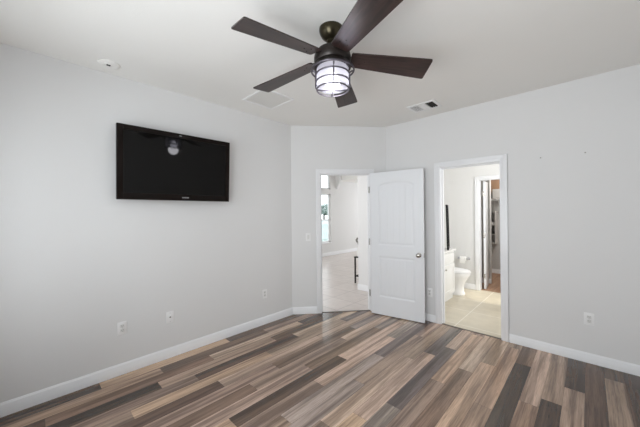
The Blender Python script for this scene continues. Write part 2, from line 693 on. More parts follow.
b = MB()
base_profile(b, 0, A0 * 0 + (-A0 - YB), M=T(0, YB, 0) @ RZ(PI / 2))
struct(b.build('baseboard_left', WHITE), 'white baseboard under the television wall', 'baseboard')
b = MB()
base_profile(b, 0.004, DO0 - 0.072)
base_profile(b, DO1 + 0.072, DL)
struct(b.build('baseboard_angled', WHITE, M=DIAG), 'white baseboard on the angled corner wall', 'baseboard')
b = MB()
base_profile(b, B0, BO0 - 0.077, h=0.092)
base_profile(b, BO1 + 0.077, XR, h=0.092)
struct(b.build('baseboard_right', WHITE), 'white baseboard beside the bathroom doorway', 'baseboard')


def casing(mb, x0, x1, zt, cw, y, sgn):
    """door casing around opening x0..x1, on plane y, sticking out towards sgn"""
    def bx(a, c, d, e, t):
        ya, yb = sorted((y, y + sgn * t))
        mb.box(a, c, ya, yb, d, e, bev=0.002)
    rev = 0.006
    for (t, f0, f1) in ((0.012, 0.0, 1.0), (0.018, 0.5, 1.0), (0.015, 0.18, 0.5)):
        bx(x0 - rev - cw * f1, x0 - rev - cw * f0, 0, zt + rev + cw * f0 + (cw * (f1 - f0)), t)
        bx(x1 + rev + cw * f0, x1 + rev + cw * f1, 0, zt + rev + cw * f0 + (cw * (f1 - f0)), t)
        bx(x0 - rev - cw * f0, x1 + rev + cw * f0, zt + rev + cw * f0, zt + rev + cw * f1, t)


def jamb(mb, x0, x1, zt, y0, y1):
    mb.box(x0 - 0.02, x0, y0, y1, 0, zt + 0.02)
    mb.box(x1, x1 + 0.02, y0, y1, 0, zt + 0.02)
    mb.box(x0, x1, y0, y1, zt, zt + 0.02)


def stops(mb, x0, x1, zt, y0, y1):
    mb.box(x0, x0 + 0.012, y0, y1, 0, zt)
    mb.box(x1 - 0.012, x1, y0, y1, 0, zt)
    mb.box(x0 + 0.012, x1 - 0.012, y0, y1, zt - 0.012, zt)


t1 = MB()
casing(t1, DO0, DO1, DOH, 0.066, 0, -1)
casing(t1, DO0, DO1, DOH, 0.066, WD, 1)
jamb(t1, DO0, DO1, DOH, 0.0, WD)
stops(t1, DO0, DO1, DOH, 0.045, 0.08)
struct(t1.build('trim_1', WHITE, M=DIAG), 'white casing around the hall doorway', 'door trim')
t1 = MB()
casing(t1, BO0, BO1, BOH, 0.068, 0, -1)
casing(t1, BO0, BO1, BOH, 0.068, WT, 1)
jamb(t1, BO0, BO1, BOH, 0.0, WT)
stops(t1, BO0, BO1, BOH, 0.05, 0.085)
struct(t1.build('trim_2', WHITE), 'white casing around the bathroom doorway', 'door trim')
t1 = MB()
casing(t1, CO0, CO1, COH, 0.066, YBW, -1)
jamb(t1, CO0, CO1, COH, YBW, YBW + WT)
struct(t1.build('trim_3', WHITE), 'white casing around the closet doorway in the bathroom', 'door trim')
t1 = MB()
t1.box(DO0, DO1, 0.004, 0.03, -0.004, 0.005, bev=0.002)
struct(t1.build('trim_4', STRIP, M=DIAG), 'dark threshold strip under the hall doorway', 'threshold')
t1 = MB()
t1.box(BO0, BO1, 0.004, 0.03, -0.004, 0.005, bev=0.002)
struct(t1.build('trim_5', STRIP), 'dark threshold strip under the bathroom doorway', 'threshold')


# ------------------------------------------------------------------ bedroom door leaf (open)
def door_leaf(mb, W, HT, th, nx=92, nz=220):
    """local x 0..W from the hinge, y -th/2..th/2, z 0..HT, two plank panels, upper one arched"""
    mx = 0.118

    def depth(x, z):
        inner = None
        # signed distance inside a panel outline (approximate)
        d = -1
        if mx < x < W - mx:
            dx = min(x - mx, W - mx - x)
            u = (x - W / 2) / (W / 2 - mx)
            top = 1.795 + 0.085 * math.sqrt(max(0.0, 1 - u * u * 0.92))
            for (z0, z1) in ((0.255, 0.825), (0.99, top)):
                dz = min(z - z0, z1 - z)
                if dz > 0:
                    d = max(d, min(dx, dz))
        if d <= 0:
            return 0.0
        if d < 0.010:
            return -0.007 * (d / 0.010)
        if d < 0.022:
            return -0.007
        if d < 0.034:
            return -0.007 + 0.005 * (d - 0.022) / 0.012
        # plank grooves
        pw = (W - 2 * mx - 0.068) / 5.0
        q = ((x - mx - 0.034) / pw) % 1.0
        dist = min(q, 1 - q) * pw
        if dist < 0.006 and 0.02 < (x - mx - 0.034) / pw < 4.98:
            return -0.002 - 0.0045 * (1 - dist / 0.006)
        return -0.002
    xs = sorted(set([W * i / nx for i in range(nx + 1)]))
    zs = [HT * j / nz for j in range(nz + 1)]
    grids = []
    for s in (-1, 1):
        g = [[mb.b.verts.new((x, s * (th / 2 + depth(x, z)), z)) for x in xs] for z in zs]
        for j in range(nz):
            for i in range(nx):
                f = (g[j][i], g[j][i + 1], g[j + 1][i + 1], g[j + 1][i])
                mb.b.faces.new(f if s < 0 else f[::-1])
        grids.append(g)
    ga, gb = grids
    for j in range(nz):
        mb.b.faces.new((ga[j][0], ga[j + 1][0], gb[j + 1][0], gb[j][0]))
        mb.b.faces.new((ga[j + 1][nx], ga[j][nx], gb[j][nx], gb[j + 1][nx]))
    for i in range(nx):
        mb.b.faces.new((ga[0][i + 1], ga[0][i], gb[0][i], gb[0][i + 1]))
        mb.b.faces.new((ga[nz][i], ga[nz][i + 1], gb[nz][i + 1], gb[nz][i]))
    return mb


DW = 0.738
HX, HY = 0.826, -0.262           # hinge edge of the leaf
FX, FY = 1.562, -0.128           # free edge
dang = math.atan2(FY - HY, FX - HX)
DM = T(HX, HY, 0.012) @ RZ(dang)
leaf = door_leaf(MB(), DW, 2.022, 0.035).build('door_1', DOORW, M=DM)
struct(leaf, 'white two-panel door with arched plank panels, standing open', 'door')


def knob(parent, M, m):
    """knob turned along +z of M, from the door face"""
    k = MB()
    k.lathe([(0.0, 0), (0.032, 0), (0.032, 0.004), (0.026, 0.009), (0.012, 0.011), (0.0105, 0.026), (0.018, 0.031), (0.026, 0.040),
             (0.0275, 0.050), (0.024, 0.058), (0.014, 0.063), (0.0, 0.064)], 28, M)
    return k.build('knob', m, parent)


knob(leaf, T(DW - 0.062, -0.0175, 0.882) @ RX(PI / 2), NICKEL)
knob(leaf, T(DW - 0.062, 0.0175, 0.882) @ RX(-PI / 2), NICKEL)
k = MB()
k.box(DW - 0.0005, DW + 0.0018, -0.0125, 0.0125, 0.852, 0.912, bev=0.0006)
k.build('latch_plate', NICKEL, leaf)
for z in (0.26, 1.02, 1.79):
    hg = MB()
    hg.lathe([(0.0065, z - 0.05), (0.0065, z + 0.05)], 12, T(-0.012, 0.024, 0))
    hg.box(-0.012, 0.0, 0.016, 0.022, z - 0.045, z + 0.045)
    hg.build('hinge', NICKEL, leaf)
# hinge plates left on the jamb of the hall doorway
# (they belong to the door's hinges; knuckles above)
for z in (0.27, 1.03, 1.80):
    hp = MB()
    hp.box(DO1 - 0.003, DO1 - 0.0005, 0.004, 0.036, z - 0.045, z + 0.045)
    hp.lathe([(0.0065, z - 0.048), (0.0065, z + 0.048)], 12, T(DO1 - 0.006, -0.006, 0))
    o = hp.build('hinge_plate', NICKEL, leaf)
    o.matrix_local = DM.inverted() @ DIAG

# ------------------------------------------------------------------ rooms beyond the hall doorway
HXL, HYS, HYN = -3.29, -1.35, 7.4
fl = MB()
fl.box(HXL - 0.1, 0.9, HYS - 0.1, HYN + 0.1, -0.10, -0.003)
struct(fl.build('floor_hall', TILE_L), 'pale beige floor tiles laid diagonally beyond the hall doorway', 'floor')
w = MB()
LW0, LW1 = 2.35, 3.49
w2 = Matrix.Rotation(PI / 2, 4, 'Z')
wall_with_opening(w, HYS, HYN, 0, WT, 3.3, [(LW0, LW1, 0.46, 2.14), ])
w.b.verts.ensure_lookup_table()
# transom opening cut as a second strip above
w = MB()
for (a, c, z0, z1) in ((HYS, LW0, 0, 3.3), (LW1, HYN, 0, 3.3), (LW0, LW1, 0, 0.46), (LW0, LW1, 2.12, 2.27), (LW0, LW1, 2.86, 3.3)):
    w.box(-WT, 0, a, c, z0, z1)
struct(w.build('wall_living', LIVPAINT, M=T(HXL, 0, 0)), 'pale living room wall with the tall window', 'wall')
w = MB()
w.box(HXL, -WT, HYS - WT, HYS, 0, 3.3)
struct(w.build('wall_entry', LIVPAINT), 'hall wall beside the doorway out of sight', 'wall')
w = MB()
for (a, c, z0, z1) in ((HXL, -2.9, 0, 3.3), (0.3, 0.9, 0, 3.3), (-2.9, 0.3, 0, 0.6), (-2.9, 0.3, 2.6, 3.3)):
    w.box(a, c, HYN, HYN + WT, z0, z1)
struct(w.build('wall_far', LIVPAINT), 'far living room wall out of sight', 'wall')
w = MB()
w.box(-0.06, 0.80, 0.63, 0.75, 0, 2.95)
w.box(-0.06, 0.06, 0.75, 7.4, 0, 2.95)
w.box(0.80, 0.81, 0.05, 0.75, 0, 2.95)
struct(w.build('wall_hall', LIVPAINT), 'pale hall wall ending in a corner beyond the hall doorway', 'wall')
w = MB()
w.box(HXL, 0.9, 3.86, HYN, 2.60, 3.4)
w.box(-0.9, 0.9, HYS, 3.86, 2.90, 3.4)
w.box(HXL, -0.9, HYS, 3.86, 3.3, 3.4)
struct(w.build('ceiling_hall', CEIL), 'white ceiling of the living room', 'ceiling')
w = MB()
w.prism([(0, 0.46), (0.21, 0.46), (0.21, -0.20), (0.13, -0.38), (0.06, -0.50), (0, -0.52)], 0.0, 0.1, M=RX(PI / 2))
struct(w.build('trim_6', LIVPAINT, M=T(HXL, 3.858, 2.82)), 'pale arch springing against the living room wall', 'trim')
b = MB()
base_profile(b, HYS, HYN, M=T(HXL, 0, 0) @ RZ(PI / 2), h=0.12)
bl = b.build('baseboard_living', WHITE)
struct(bl, 'white baseboard along the living room wall', 'baseboard')
b = MB()
base_profile(b, -0.074, 0.80, M=T(0, 0.63, 0), h=0.11)
base_profile(b, -7.3, -0.63, M=T(-0.06, 0, 0) @ RZ(-PI / 2), h=0.11)
struct(b.build('baseboard_hall', WHITE), 'white baseboard on the hall wall corner', 'baseboard')

# living room window (lower sash window and a transom above)
wn = MB()
for (z0, z1) in ((0.46, 2.12), (2.27, 2.86)):
    wn.box(-0.10, -0.04, LW0, LW0 + 0.05, z0, z1)
    wn.box(-0.10, -0.04, LW1 - 0.05, LW1, z0, z1)
    wn.box(-0.10, -0.04, LW0, LW1, z0, z0 + 0.05)
    wn.box(-0.10, -0.04, LW0, LW1, z1 - 0.05, z1)
wn.box(-0.09, -0.045, LW0, LW1, 1.20, 1.25)
wn = struct(wn.build('window_2', WHITE, M=T(HXL, 0, 0)), 'tall white living room window with a transom', 'window')
g = MB()
g.box(-0.075, -0.071, LW0 + 0.04, LW1 - 0.04, 0.50, 2.08)
g.box(-0.075, -0.071, LW0 + 0.04, LW1 - 0.04, 2.31, 2.82)
g.build('pane', GLASS_W, wn)
g = MB()
g.box(-0.04, 0.035, LW0 - 0.04, LW1 + 0.02, 0.435, 0.462, bev=0.003)
g.build('window_sill', WHITE, wn)

# the yard seen through that window
gd = MB()
gd.box(-16, HXL - WT - 0.02, -4, 14, -0.3, -0.2)
struct(gd.build('ground', LAWN), 'lawn outside the living room window', 'lawn')
fe = thing('garden_fence', (-7.2, 7.4, -0.2), 'pale blue-grey board fence beyond the living room window', 'fence')
for i in range(24):
    f = MB()
    f.box(-0.012, 0.012, -3 + i * 0.25 + 0.004, -3 + i * 0.25 + 0.246, 0.03, 1.28)
    f.build('board', FENCE, fe)
f = MB()
f.box(0.012, 0.05, -3, 3, 0.25, 0.34)
f.box(0.012, 0.05, -3, 3, 1.0, 1.09)
f.build('rail', FENCE, fe)
sh = MB()
r2 = random.Random(3)
for i in range(900):
    a, c = r2.uniform(0, 2 * PI), math.acos(r2.uniform(-1, 1))
    rr = 0.55 * r2.uniform(0.55, 1.0)
    p = Vector((rr * math.sin(c) * math.cos(a), rr * 2.1 * math.sin(c) * math.sin(a), rr * 0.62 * math.cos(c)))
    Mq = T(*p) @ RZ(r2.uniform(0, 6)) @ RX(r2.uniform(0, 3))
    q = [sh.b.verts.new(Mq @ Vector(v)) for v in ((-0.09, 0, 0), (0, -0.05, 0.01), (0.09, 0, 0), (0, 0.05, 0.01))]
    sh.b.faces.new(q)
tr = thing('garden_tree', (-8.3, 8.5, -0.2), 'soft green tree crown above the fence outside the window', 'tree')
sh.build('foliage', LEAF, tr, M=T(0, 0, 1.86))
tk = MB()
tk.tube([(0, 0, 0), (0.03, 0, 0.9), (0, 0.02, 1.85)], [0.09, 0.07, 0.04], 10)
tk.build('trunk', mat('bark', srgb(96, 82, 70), 0.9, var=0.3, vscale=20), tr)

# small black metal table by the hall corner, with a vase
tb = thing('side_table', (-0.275, 1.30, 0), 'black metal side table standing past the hall corner', 'table')
for (x, y) in ((-0.12, -0.32), (-0.12, 0.32), (0.12, -0.32), (0.12, 0.32)):
    l = MB()
    l.box(x - 0.013, x + 0.013, y - 0.013, y + 0.013, 0, 0.53)
    l.build('leg', BLKMET, tb)
l = MB()
l.box(-0.14, 0.14, -0.34, 0.34, 0.53, 0.552, bev=0.003)
l.build('tabletop', BLKMET, tb)
l = MB()
l.box(-0.12, 0.12, -0.328, -0.312, 0.14, 0.16)
l.box(-0.12, 0.12, 0.312, 0.328, 0.14, 0.16)
l.box(-0.128, -0.112, -0.32, 0.32, 0.14, 0.16)
l.build('stretcher', BLKMET, tb)
vs = thing('vase', (-0.355, 1.06, 0.552), 'small pale vase with grey stems on the black side table', 'vase')
l = MB()
l.lathe([(0.0, 0), (0.035, 0), (0.05, 0.05), (0.045, 0.11), (0.022, 0.16), (0.026, 0.18), (0.02, 0.18), (0.016, 0.15), (0.0, 0.14)], 20)
l.build('body', CERAM, vs)
for i in range(6):
    a = 2.4 + i * 0.75
    l = MB()
    tip = Vector((0.05 * math.cos(a), 0.05 * math.sin(a), 0.27 + 0.033 * i))
    l.tube([(0, 0, 0.15), (tip.x * 0.4, tip.y * 0.4, 0.27), tip], 0.004, 6)
    l.lathe([(0.0, -0.02), (0.018, -0.005), (0.020, 0.01), (0.0, 0.03)], 10, T(*tip))
    l.build('stem', STEM, vs)

# ------------------------------------------------------------------ bathroom and closet shell
BXL, BXR = 0.93, 3.45
fl = MB()
fl.box(BXL - 0.05, BXR + 0.1, 0.012, YBW + 0.06, -0.10, -0.002)
struct(fl.build('floor_bathroom', TILE_B), 'large cream bathroom floor tiles', 'floor')
fl = MB()
fl.box(0.9, 2.9, YBW + 0.06, 4.0, -0.10, 0.002)
struct(fl.build('floor_closet', CLOSETFLOOR), 'tan brown closet floor', 'floor')
w = MB()
w.box(BXL - WT, BXL, WT, YBW, 0, H)
struct(w.build('wall_vanity', BATHPAINT), 'bathroom wall behind the vanity and toilet', 'wall')
w = MB()
wall_with_opening(w, BXL - WT, BXR + WT, YBW, YBW + WT, H, [(CO0 - 0.02, CO1 + 0.02, 0, COH + 0.02)])
struct(w.build('wall_bathroom', BATHPAINT), 'white bathroom far wall with the closet doorway', 'wall')
w = MB()
for (a, c, z0, z1) in ((WT, 0.5, 0, H), (1.6, YBW, 0, H), (0.5, 1.6, 0, 1.1), (0.5, 1.6, 2.3, H)):
    w.box(BXR, BXR + WT, a, c, z0, z1)
struct(w.build('wall_bathside', BATHPAINT), 'bathroom side wall out of sight', 'wall')
w = MB()
w.box(BXL - WT, BXR + WT, WT * 0.5, YBW + WT, H, H + 0.1)
struct(w.build('ceiling_bathroom', CEIL), 'white bathroom ceiling', 'ceiling')
w = MB()
w.box(0.9, 2.9, YBW + WT, 4.0, 2.5, 2.6)
struct(w.build('ceiling_closet', CEIL), 'closet ceiling', 'ceiling')
w = MB()
w.box(0.88, 2.9, 3.9, 4.0, 0, 2.55)
w.box(0.88, 1.30, YBW + WT, 3.9, 0, 2.55)
w.box(1.30, 1.672, 2.74, 2.86, 0, 2.55)
w.box(2.62, 2.9, YBW + WT, 3.9, 0, 2.55)
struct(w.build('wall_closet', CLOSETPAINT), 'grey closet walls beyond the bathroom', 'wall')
b = MB()
base_profile(b, 1.30, 1.686, M=T(0, 2.74, 0), h=0.10)
base_profile(b, 1.30, 2.62, M=T(0, 3.9, 0), h=0.10)
struct(b.build('baseboard_closet', WHITE), 'white closet baseboard', 'baseboard')
b = MB()
base_profile(b, BXL, CO0 - 0.074, M=T(0, YBW, 0), h=0.10)
base_profile(b, CO1 + 0.074, BXR, M=T(0, YBW, 0), h=0.10)
struct(b.build('baseboard_bathroom', WHITE), 'white baseboard behind the toilet', 'baseboard')

# closet door, swung into the closet: its hinge edge shows
cd = MB()
cd.box(0, 0.375, -0.0175, 0.0175, 0, 2.015, bev=0.002)
CDM = T(CO0 + 0.052, YBW + WT + 0.006, 0.012) @ RZ(R(97))
cdo = struct(cd.build('door_2', DOORW, M=CDM), 'narrow white closet door swung inwards, seen from its edge', 'door')
for z in (0.24, 1.0, 1.78):
    hg = MB()
    hg.box(-0.0025, 0.0005, -0.012, 0.016, z - 0.045, z + 0.045)
    hg.lathe([(0.006, z - 0.048), (0.006, z + 0.048)], 12, T(-0.006, 0.02, 0))
    hg.build('hinge', NICKEL, cdo)

# ------------------------------------------------------------------ bathroom vanity
VX, VY0, VY1 = 1.445, 0.30, 1.30
vn = thing('vanity_cabinet', (BXL, (VY0 + VY1) / 2, 0), 'white bathroom vanity cabinet seen from its end', 'cabinet')


def vlocal(mb):
    return T(-BXL, -(VY0 + VY1) / 2, 0)


l = MB()
l.box(BXL + 0.002, VX, VY0, VY1, 0.09, 0.80, M=vlocal(0))
l.box(BXL + 0.002, VX - 0.02, VY0 + 0.01, VY1 - 0.01, 0.0, 0.09, M=vlocal(0))
l.build('body', VANW, vn)
for i in range(2):
    y0 = VY0 + 0.02 + i * 0.48
    d = MB()
    M = vlocal(0)
    d.box(VX, VX + 0.018, y0, y0 + 0.465, 0.12, 0.60, M=M, bev=0.002)
    d.box(VX + 0.018, VX + 0.024, y0, y0 + 0.06, 0.12, 0.60, M=M)
    d.box(VX + 0.018, VX + 0.024, y0 + 0.405, y0 + 0.465, 0.12, 0.60, M=M)
    d.box(VX + 0.018, VX + 0.024, y0 + 0.06, y0 + 0.405, 0.12, 0.18, M=M)
    d.box(VX + 0.018, VX + 0.024, y0 + 0.06, y0 + 0.405, 0.54, 0.60, M=M)
    do = d.build('door', VANW, vn)
    kx = MB()
    yy = y0 + (0.43 if i == 0 else 0.035)
    kx.lathe([(0, 0), (0.006, 0), (0.006, 0.012), (0.014, 0.018), (0.012, 0.026), (0, 0.028)], 14, M @ T(VX + 0.024, yy, 0.54) @ RY(PI / 2))
    kx.build('knob', NICKEL, do)
    d = MB()
    d.box(VX, VX + 0.02, y0, y0 + 0.465, 0.625, 0.78, M=M, bev=0.003)
    d.build('drawer', VANW, vn)
ct = MB()
ct.box(BXL + 0.001, VX + 0.035, VY0 - 0.02, VY1 + 0.025, 0.80, 0.832, bev=0.004)
ct.box(BXL + 0.001, BXL + 0.02, VY0 - 0.02, VY1 + 0.025, 0.832, 0.92, bev=0.002)
tag(ct.build('countertop', COUNTER), 'white stone countertop lying on the bathroom vanity', 'countertop')

# framed mirror standing on the counter, seen edge-on
ray = math.atan2(0.33, 0.94)
mr = thing('standing_mirror', None, 'dark framed mirror standing edge-on above the vanity counter', 'mirror',
           M=T(1.385, 1.25, 0.838) @ RZ(R(16)) @ RY(R(-1.2)))
l = MB()
l.box(-0.015, 0.012, -0.24, -0.215, 0.0, 0.74)
l.box(-0.015, 0.012, 0.04, 0.065, 0.0, 0.74)
l.box(-0.015, 0.012, -0.24, 0.065, 0.0, 0.03)
l.box(-0.015, 0.012, -0.24, 0.065, 0.71, 0.74)
l.build('frame', BLACKM, mr)
l = MB()
l.box(-0.008, 0.002, -0.216, 0.041, 0.028, 0.712)
l.build('mirror_glass', CHROME, mr)

# ------------------------------------------------------------------ toilet
to = thing('toilet', (BXL - 0.012, 1.565, 0), 'white porcelain toilet beside the vanity', 'toilet')


def oval_stack(levels, seg=36):
    mb = MB()
    rings = []
    for (cx, rx, ry, z) in levels:
        ring = []
        for i in range(seg):
            a = 2 * PI * i / seg
            ca, sa_ = math.cos(a), math.sin(a)
            rxx = rx * (1.0 if ca > 0 else 0.86)
            ring.append(mb.b.verts.new((cx + rxx * ca, ry * sa_ * (1 - 0.12 * max(0, ca)), z)))
        rings.append(ring)
    for p, q in zip(rings[:-1], rings[1:]):
        for i in range(seg):
            mb.b.faces.new((p[i], p[(i + 1) % seg], q[(i + 1) % seg], q[i]))
    mb.b.faces.new(rings[0][::-1])
    mb.b.faces.new(rings[-1])
    return mb


oval_stack([(0.37, 0.25, 0.14, 0.0), (0.37, 0.255, 0.142, 0.02), (0.37, 0.24, 0.13, 0.06), (0.38, 0.225, 0.122, 0.15), (0.40, 0.235, 0.135, 0.23),
            (0.42, 0.262, 0.165, 0.31), (0.435, 0.28, 0.185, 0.37), (0.435, 0.28, 0.185, 0.392)]).build('bowl', PORC, to)
oval_stack([(0.435, 0.285, 0.19, 0.397), (0.435, 0.287, 0.192, 0.405), (0.435, 0.283, 0.188, 0.414)]).build('seat', PLAST, to)
oval_stack([(0.432, 0.281, 0.187, 0.416), (0.432, 0.281, 0.187, 0.426), (0.432, 0.263, 0.175, 0.435)]).build('lid', PLAST, to)
l = MB()
l.box(0.015, 0.20, -0.215, 0.215, 0.37, 0.74, bev=0.02)
l.box(0.18, 0.30, -0.12, 0.12, 0.25, 0.39, bev=0.02)
tk = l.build('tank', PORC, to)
l = MB()
l.box(0.01, 0.212, -0.225, 0.225, 0.74, 0.775, bev=0.01)
l.build('tank_lid', PORC, to)
l = MB()
l.tube([(0.20, -0.15, 0.69), (0.225, -0.15, 0.69), (0.228, -0.08, 0.685)], 0.007, 8)
l.build('flush_lever', CHROME, to)

# toilet paper holder and roll
tp = thing('paper_holder', (1.385, YBW, 0.57), 'chrome toilet paper holder on the bathroom wall', 'toilet paper holder')
for s in (-1, 1):
    l = MB()
    l.lathe([(0.0, 0), (0.024, 0), (0.024, 0.006), (0.009, 0.012), (0.009, 0.05), (0.013, 0.055), (0.013, 0.075), (0, 0.076)], 18, T(s * 0.085, 0, 0) @ RX(PI / 2))
    l.build('post', CHROME, tp)
l = MB()
l.tube([(-0.08, -0.065, 0), (0.08, -0.065, 0)], 0.006, 10)
l.build('rod', CHROME, tp)
l = MB()
Mr = T(1.385, YBW - 0.065, 0.57) @ RY(PI / 2)
l.lathe([(0.008, -0.05), (0.042, -0.05), (0.044, -0.046), (0.044, 0.046), (0.042, 0.05), (0.008, 0.05), (0.008, -0.05)], 28, None, cap=False)
l.box(0.0, 0.08, -0.001, 0.001, -0.05, 0.05, M=T(0, -0.043, 0))
tag(l.build('toilet_paper_roll', PAPER, M=Mr), 'white toilet paper roll hanging on its holder', 'toilet paper')

# ------------------------------------------------------------------ closet contents
s = thing('closet_shelf', (1.95, 3.9, 1.74), 'white wire closet shelf holding boxes', 'shelf')
for i in range(13):
    pass
l = MB()
for i in range(9):
    y = -0.03 - i * 0.04
    l.tube([(-0.64, y, 0), (0.66, y, 0)], 0.004, 6)
l.tube([(-0.64, -0.355, -0.03), (0.66, -0.355, -0.03)], 0.005, 6)
for i in range(14):
    x = -0.62 + i * 0.098
    l.tube([(x, -0.005, 0.004), (x, -0.36, 0.004), (x, -0.36, -0.035)], 0.003, 6)
l.build('wire_rack', PLAST, s)
for x in (-0.3, 0.3):
    l = MB()
    l.tube([(x, -0.34, -0.01), (x, -0.01, -0.30)], 0.006, 6)
    l.build('brace', PLAST, s)
bx = thing('brown_block', (1.66, 3.72, 1.75), 'brown box-shaped block at the back of the closet shelf', 'box')  # plain brown block with a lid, behind the pale bin
l = MB()
l.box(-0.20, 0.30, 0.02, 0.16, 0, 0.52, bev=0.004)
l.build('body', BROWNBOX, bx)
l = MB()
l.box(-0.31, 0.31, 0.01, 0.165, 0.47, 0.54, bev=0.004)
l.build('lid', BROWNBOX, bx)
bx = thing('fabric_bin', (1.64, 3.66, 1.75), 'pale grey bin in front of the brown box', 'bin')
l = MB()
l.box(-0.095, 0.12, -0.11, 0.06, 0, 0.21, bev=0.012)
l.build('body', GREYBOX, bx)
l = MB()
l.tube([(-0.03, -0.112, 0.15), (-0.02, -0.135, 0.12), (0.04, -0.135, 0.12), (0.05, -0.112, 0.15)], 0.005, 6)
l.build('handle', GREYBOX, bx)
bg = MB()
bg.lathe([(0.0, 0), (0.05, 0), (0.062, 0.04), (0.058, 0.1), (0.04, 0.15), (0.02, 0.175), (0.026, 0.20), (0.0, 0.19)], 18)
for v in bg.b.verts:
    v.co.x *= 0.8 + 0.1 * math.sin(v.co.z * 40)
tag(bg.build('drawstring_bag', DARKBAG, M=T(1.475, 3.64, 1.75)), 'dark cloth bag on the closet shelf beside the pale bin', 'bag')
hs = thing('hanging_organizer', (1.495, 3.76, 0.72), 'pale hanging shelf organizer below the closet shelf', 'organizer')
for (x0, x1) in ((-0.085, -0.075), (0.075, 0.085)):
    l = MB()
    l.box(x0, x1, -0.13, 0.12, 0, 0.74)
    l.build('side_panel', GREYBOX, hs)
for z in (0.0, 0.2, 0.42, 0.73):
    l = MB()
    l.box(-0.075, 0.075, -0.13, 0.12, z, z + 0.012)
    l.build('shelf_board', GREYBOX, hs)
l = MB()
l.box(-0.085, 0.085, 0.12, 0.125, 0, 0.742)
l.build('back_panel', GREYBOX, hs)
l = MB()
for x in (-0.06, 0.06):
    l.tube([(x, -0.02, 0.742), (x, -0.02, 1.012)], 0.004, 6)
l.build('strap', GREYBOX, hs)
for (z, nm) in ((0.212, 'folded dark cloth on the middle shelf of the organizer'), (0.432, 'folded grey cloth on the upper shelf of the organizer')):
    l = MB()
    l.box(-0.06, 0.05, -0.11, 0.05, 0, 0.035, bev=0.012)
    l.box(-0.055, 0.045, -0.105, 0.045, 0.036, 0.065, bev=0.012)
    tag(l.build('folded_cloth', DARKBAG if z < 0.3 else CLOSETPAINT, M=T(1.495, 3.76, 0.72 + z)), nm, 'cloth')

# ------------------------------------------------------------------ television
tv = thing('television', None, 'black flat screen television mounted on the left wall', 'television',
           M=T(0.030, -2.645, 1.609) @ RZ(PI / 2 - 0.0275) @ RX(0.052))
# local x runs along +y of the room, local y towards -x of the room (into the wall), z up
TW, TH = 1.056, 0.672
l = MB()
l.box(-TW / 2, TW / 2, -0.080, -0.045, 0, TH, bev=0.004)
l.box(-TW / 2 + 0.12, TW / 2 - 0.12, -0.046, -0.030, 0.1, TH - 0.1, bev=0.004)
l.build('housing', BLACKM, tv)
l = MB()
bw, bt, bb = 0.048, 0.045, 0.062
l.box(-TW / 2, -TW / 2 + bw, -0.088, -0.080, 0, TH, bev=0.002)
l.box(TW / 2 - bw, TW / 2, -0.088, -0.080, 0, TH, bev=0.002)
l.box(-TW / 2 + bw, TW / 2 - bw, -0.088, -0.080, TH - bt, TH, bev=0.002)
l.box(-TW / 2 + bw, TW / 2 - bw, -0.088, -0.080, 0, bb, bev=0.002)
l.build('bezel', BEZEL, tv)
l = MB()
l.box(-TW / 2 + bw, TW / 2 - bw, -0.0835, -0.0795, bb, TH - bt)
l.build('screen', BLACKG, tv)
l = MB()
for i in range(7):
    x = 0.02 + i * 0.0095
    l.box(x, x + 0.007, -0.0887, -0.0878, 0.026, 0.036)
l.build('badge', SILVER, tv)
l = MB()
l.box(-0.012, 0.012, -0.0884, -0.0878, TH - 0.024, TH - 0.019)
l.build('top_mark', SILVER, tv)
l = MB()
l.box(-0.20, 0.20, -0.030, 0.008, 0.16, 0.40, bev=0.002)
l.build('wall_bracket', BLACKM, tv)


# ------------------------------------------------------------------ outlets, switch
def outlet(M, label, group, kind='duplex'):
    """plate on plane y=0 facing -y"""
    o = thing('wall_outlet' if kind != 'switch' else 'light_switch', None, label, 'outlet' if kind != 'switch' else 'light switch', group, M=M)
    p = MB()
    p.box(-0.036, 0.036, -0.006, 0, -0.058, 0.058, bev=0.0025)
    p.build('cover_plate', PLAST, o)
    if kind == 'duplex':
        for z in (-0.020, 0.020):
            s_ = MB()
            s_.box(-0.0165, 0.0165, -0.0085, -0.005, z - 0.0145, z + 0.0145, bev=0.0015)
            so = s_.build('socket', PLAST2, o)
            d = MB()
            for x in (-0.0065, 0.0065):
                d.box(x - 0.0012, x + 0.0012, -0.0092, -0.0082, z + 0.000, z + 0.009)
            d.lathe([(0.0025, 0), (0.0025, 0.001)], 10, T(0, -0.0082, z - 0.007) @ RX(PI / 2))
            d.build('slot', SLOT, so)
        d = MB()
        d.lathe([(0.003, 0), (0.0025, 0.0012)], 10, T(0, -0.006, 0) @ RX(PI / 2))
        d.build('screw', SCREWM, o)
    elif kind == 'coax':
        d = MB()
        d.lathe([(0.0085, 0), (0.0085, 0.004), (0.005, 0.004), (0.005, 0.012), (0.0028, 0.012), (0.0028, 0.009), (0, 0.009)], 6, T(0, -0.006, 0) @ RX(PI / 2))
        d.build('socket', SCREWM, o)
        for z in (-0.042, 0.042):
            d = MB()
            d.lathe([(0.003, 0), (0.0025, 0.0012)], 10, T(0, -0.006, z) @ RX(PI / 2))
            d.build('screw', SCREWM, o)
    else:
        d = MB()
        d.box(-0.0165, 0.0165, -0.0095, -0.005, -0.033, 0.033, M=RX(R(4)), bev=0.0015)
        d.build('rocker', PLAST2, o)
    return o


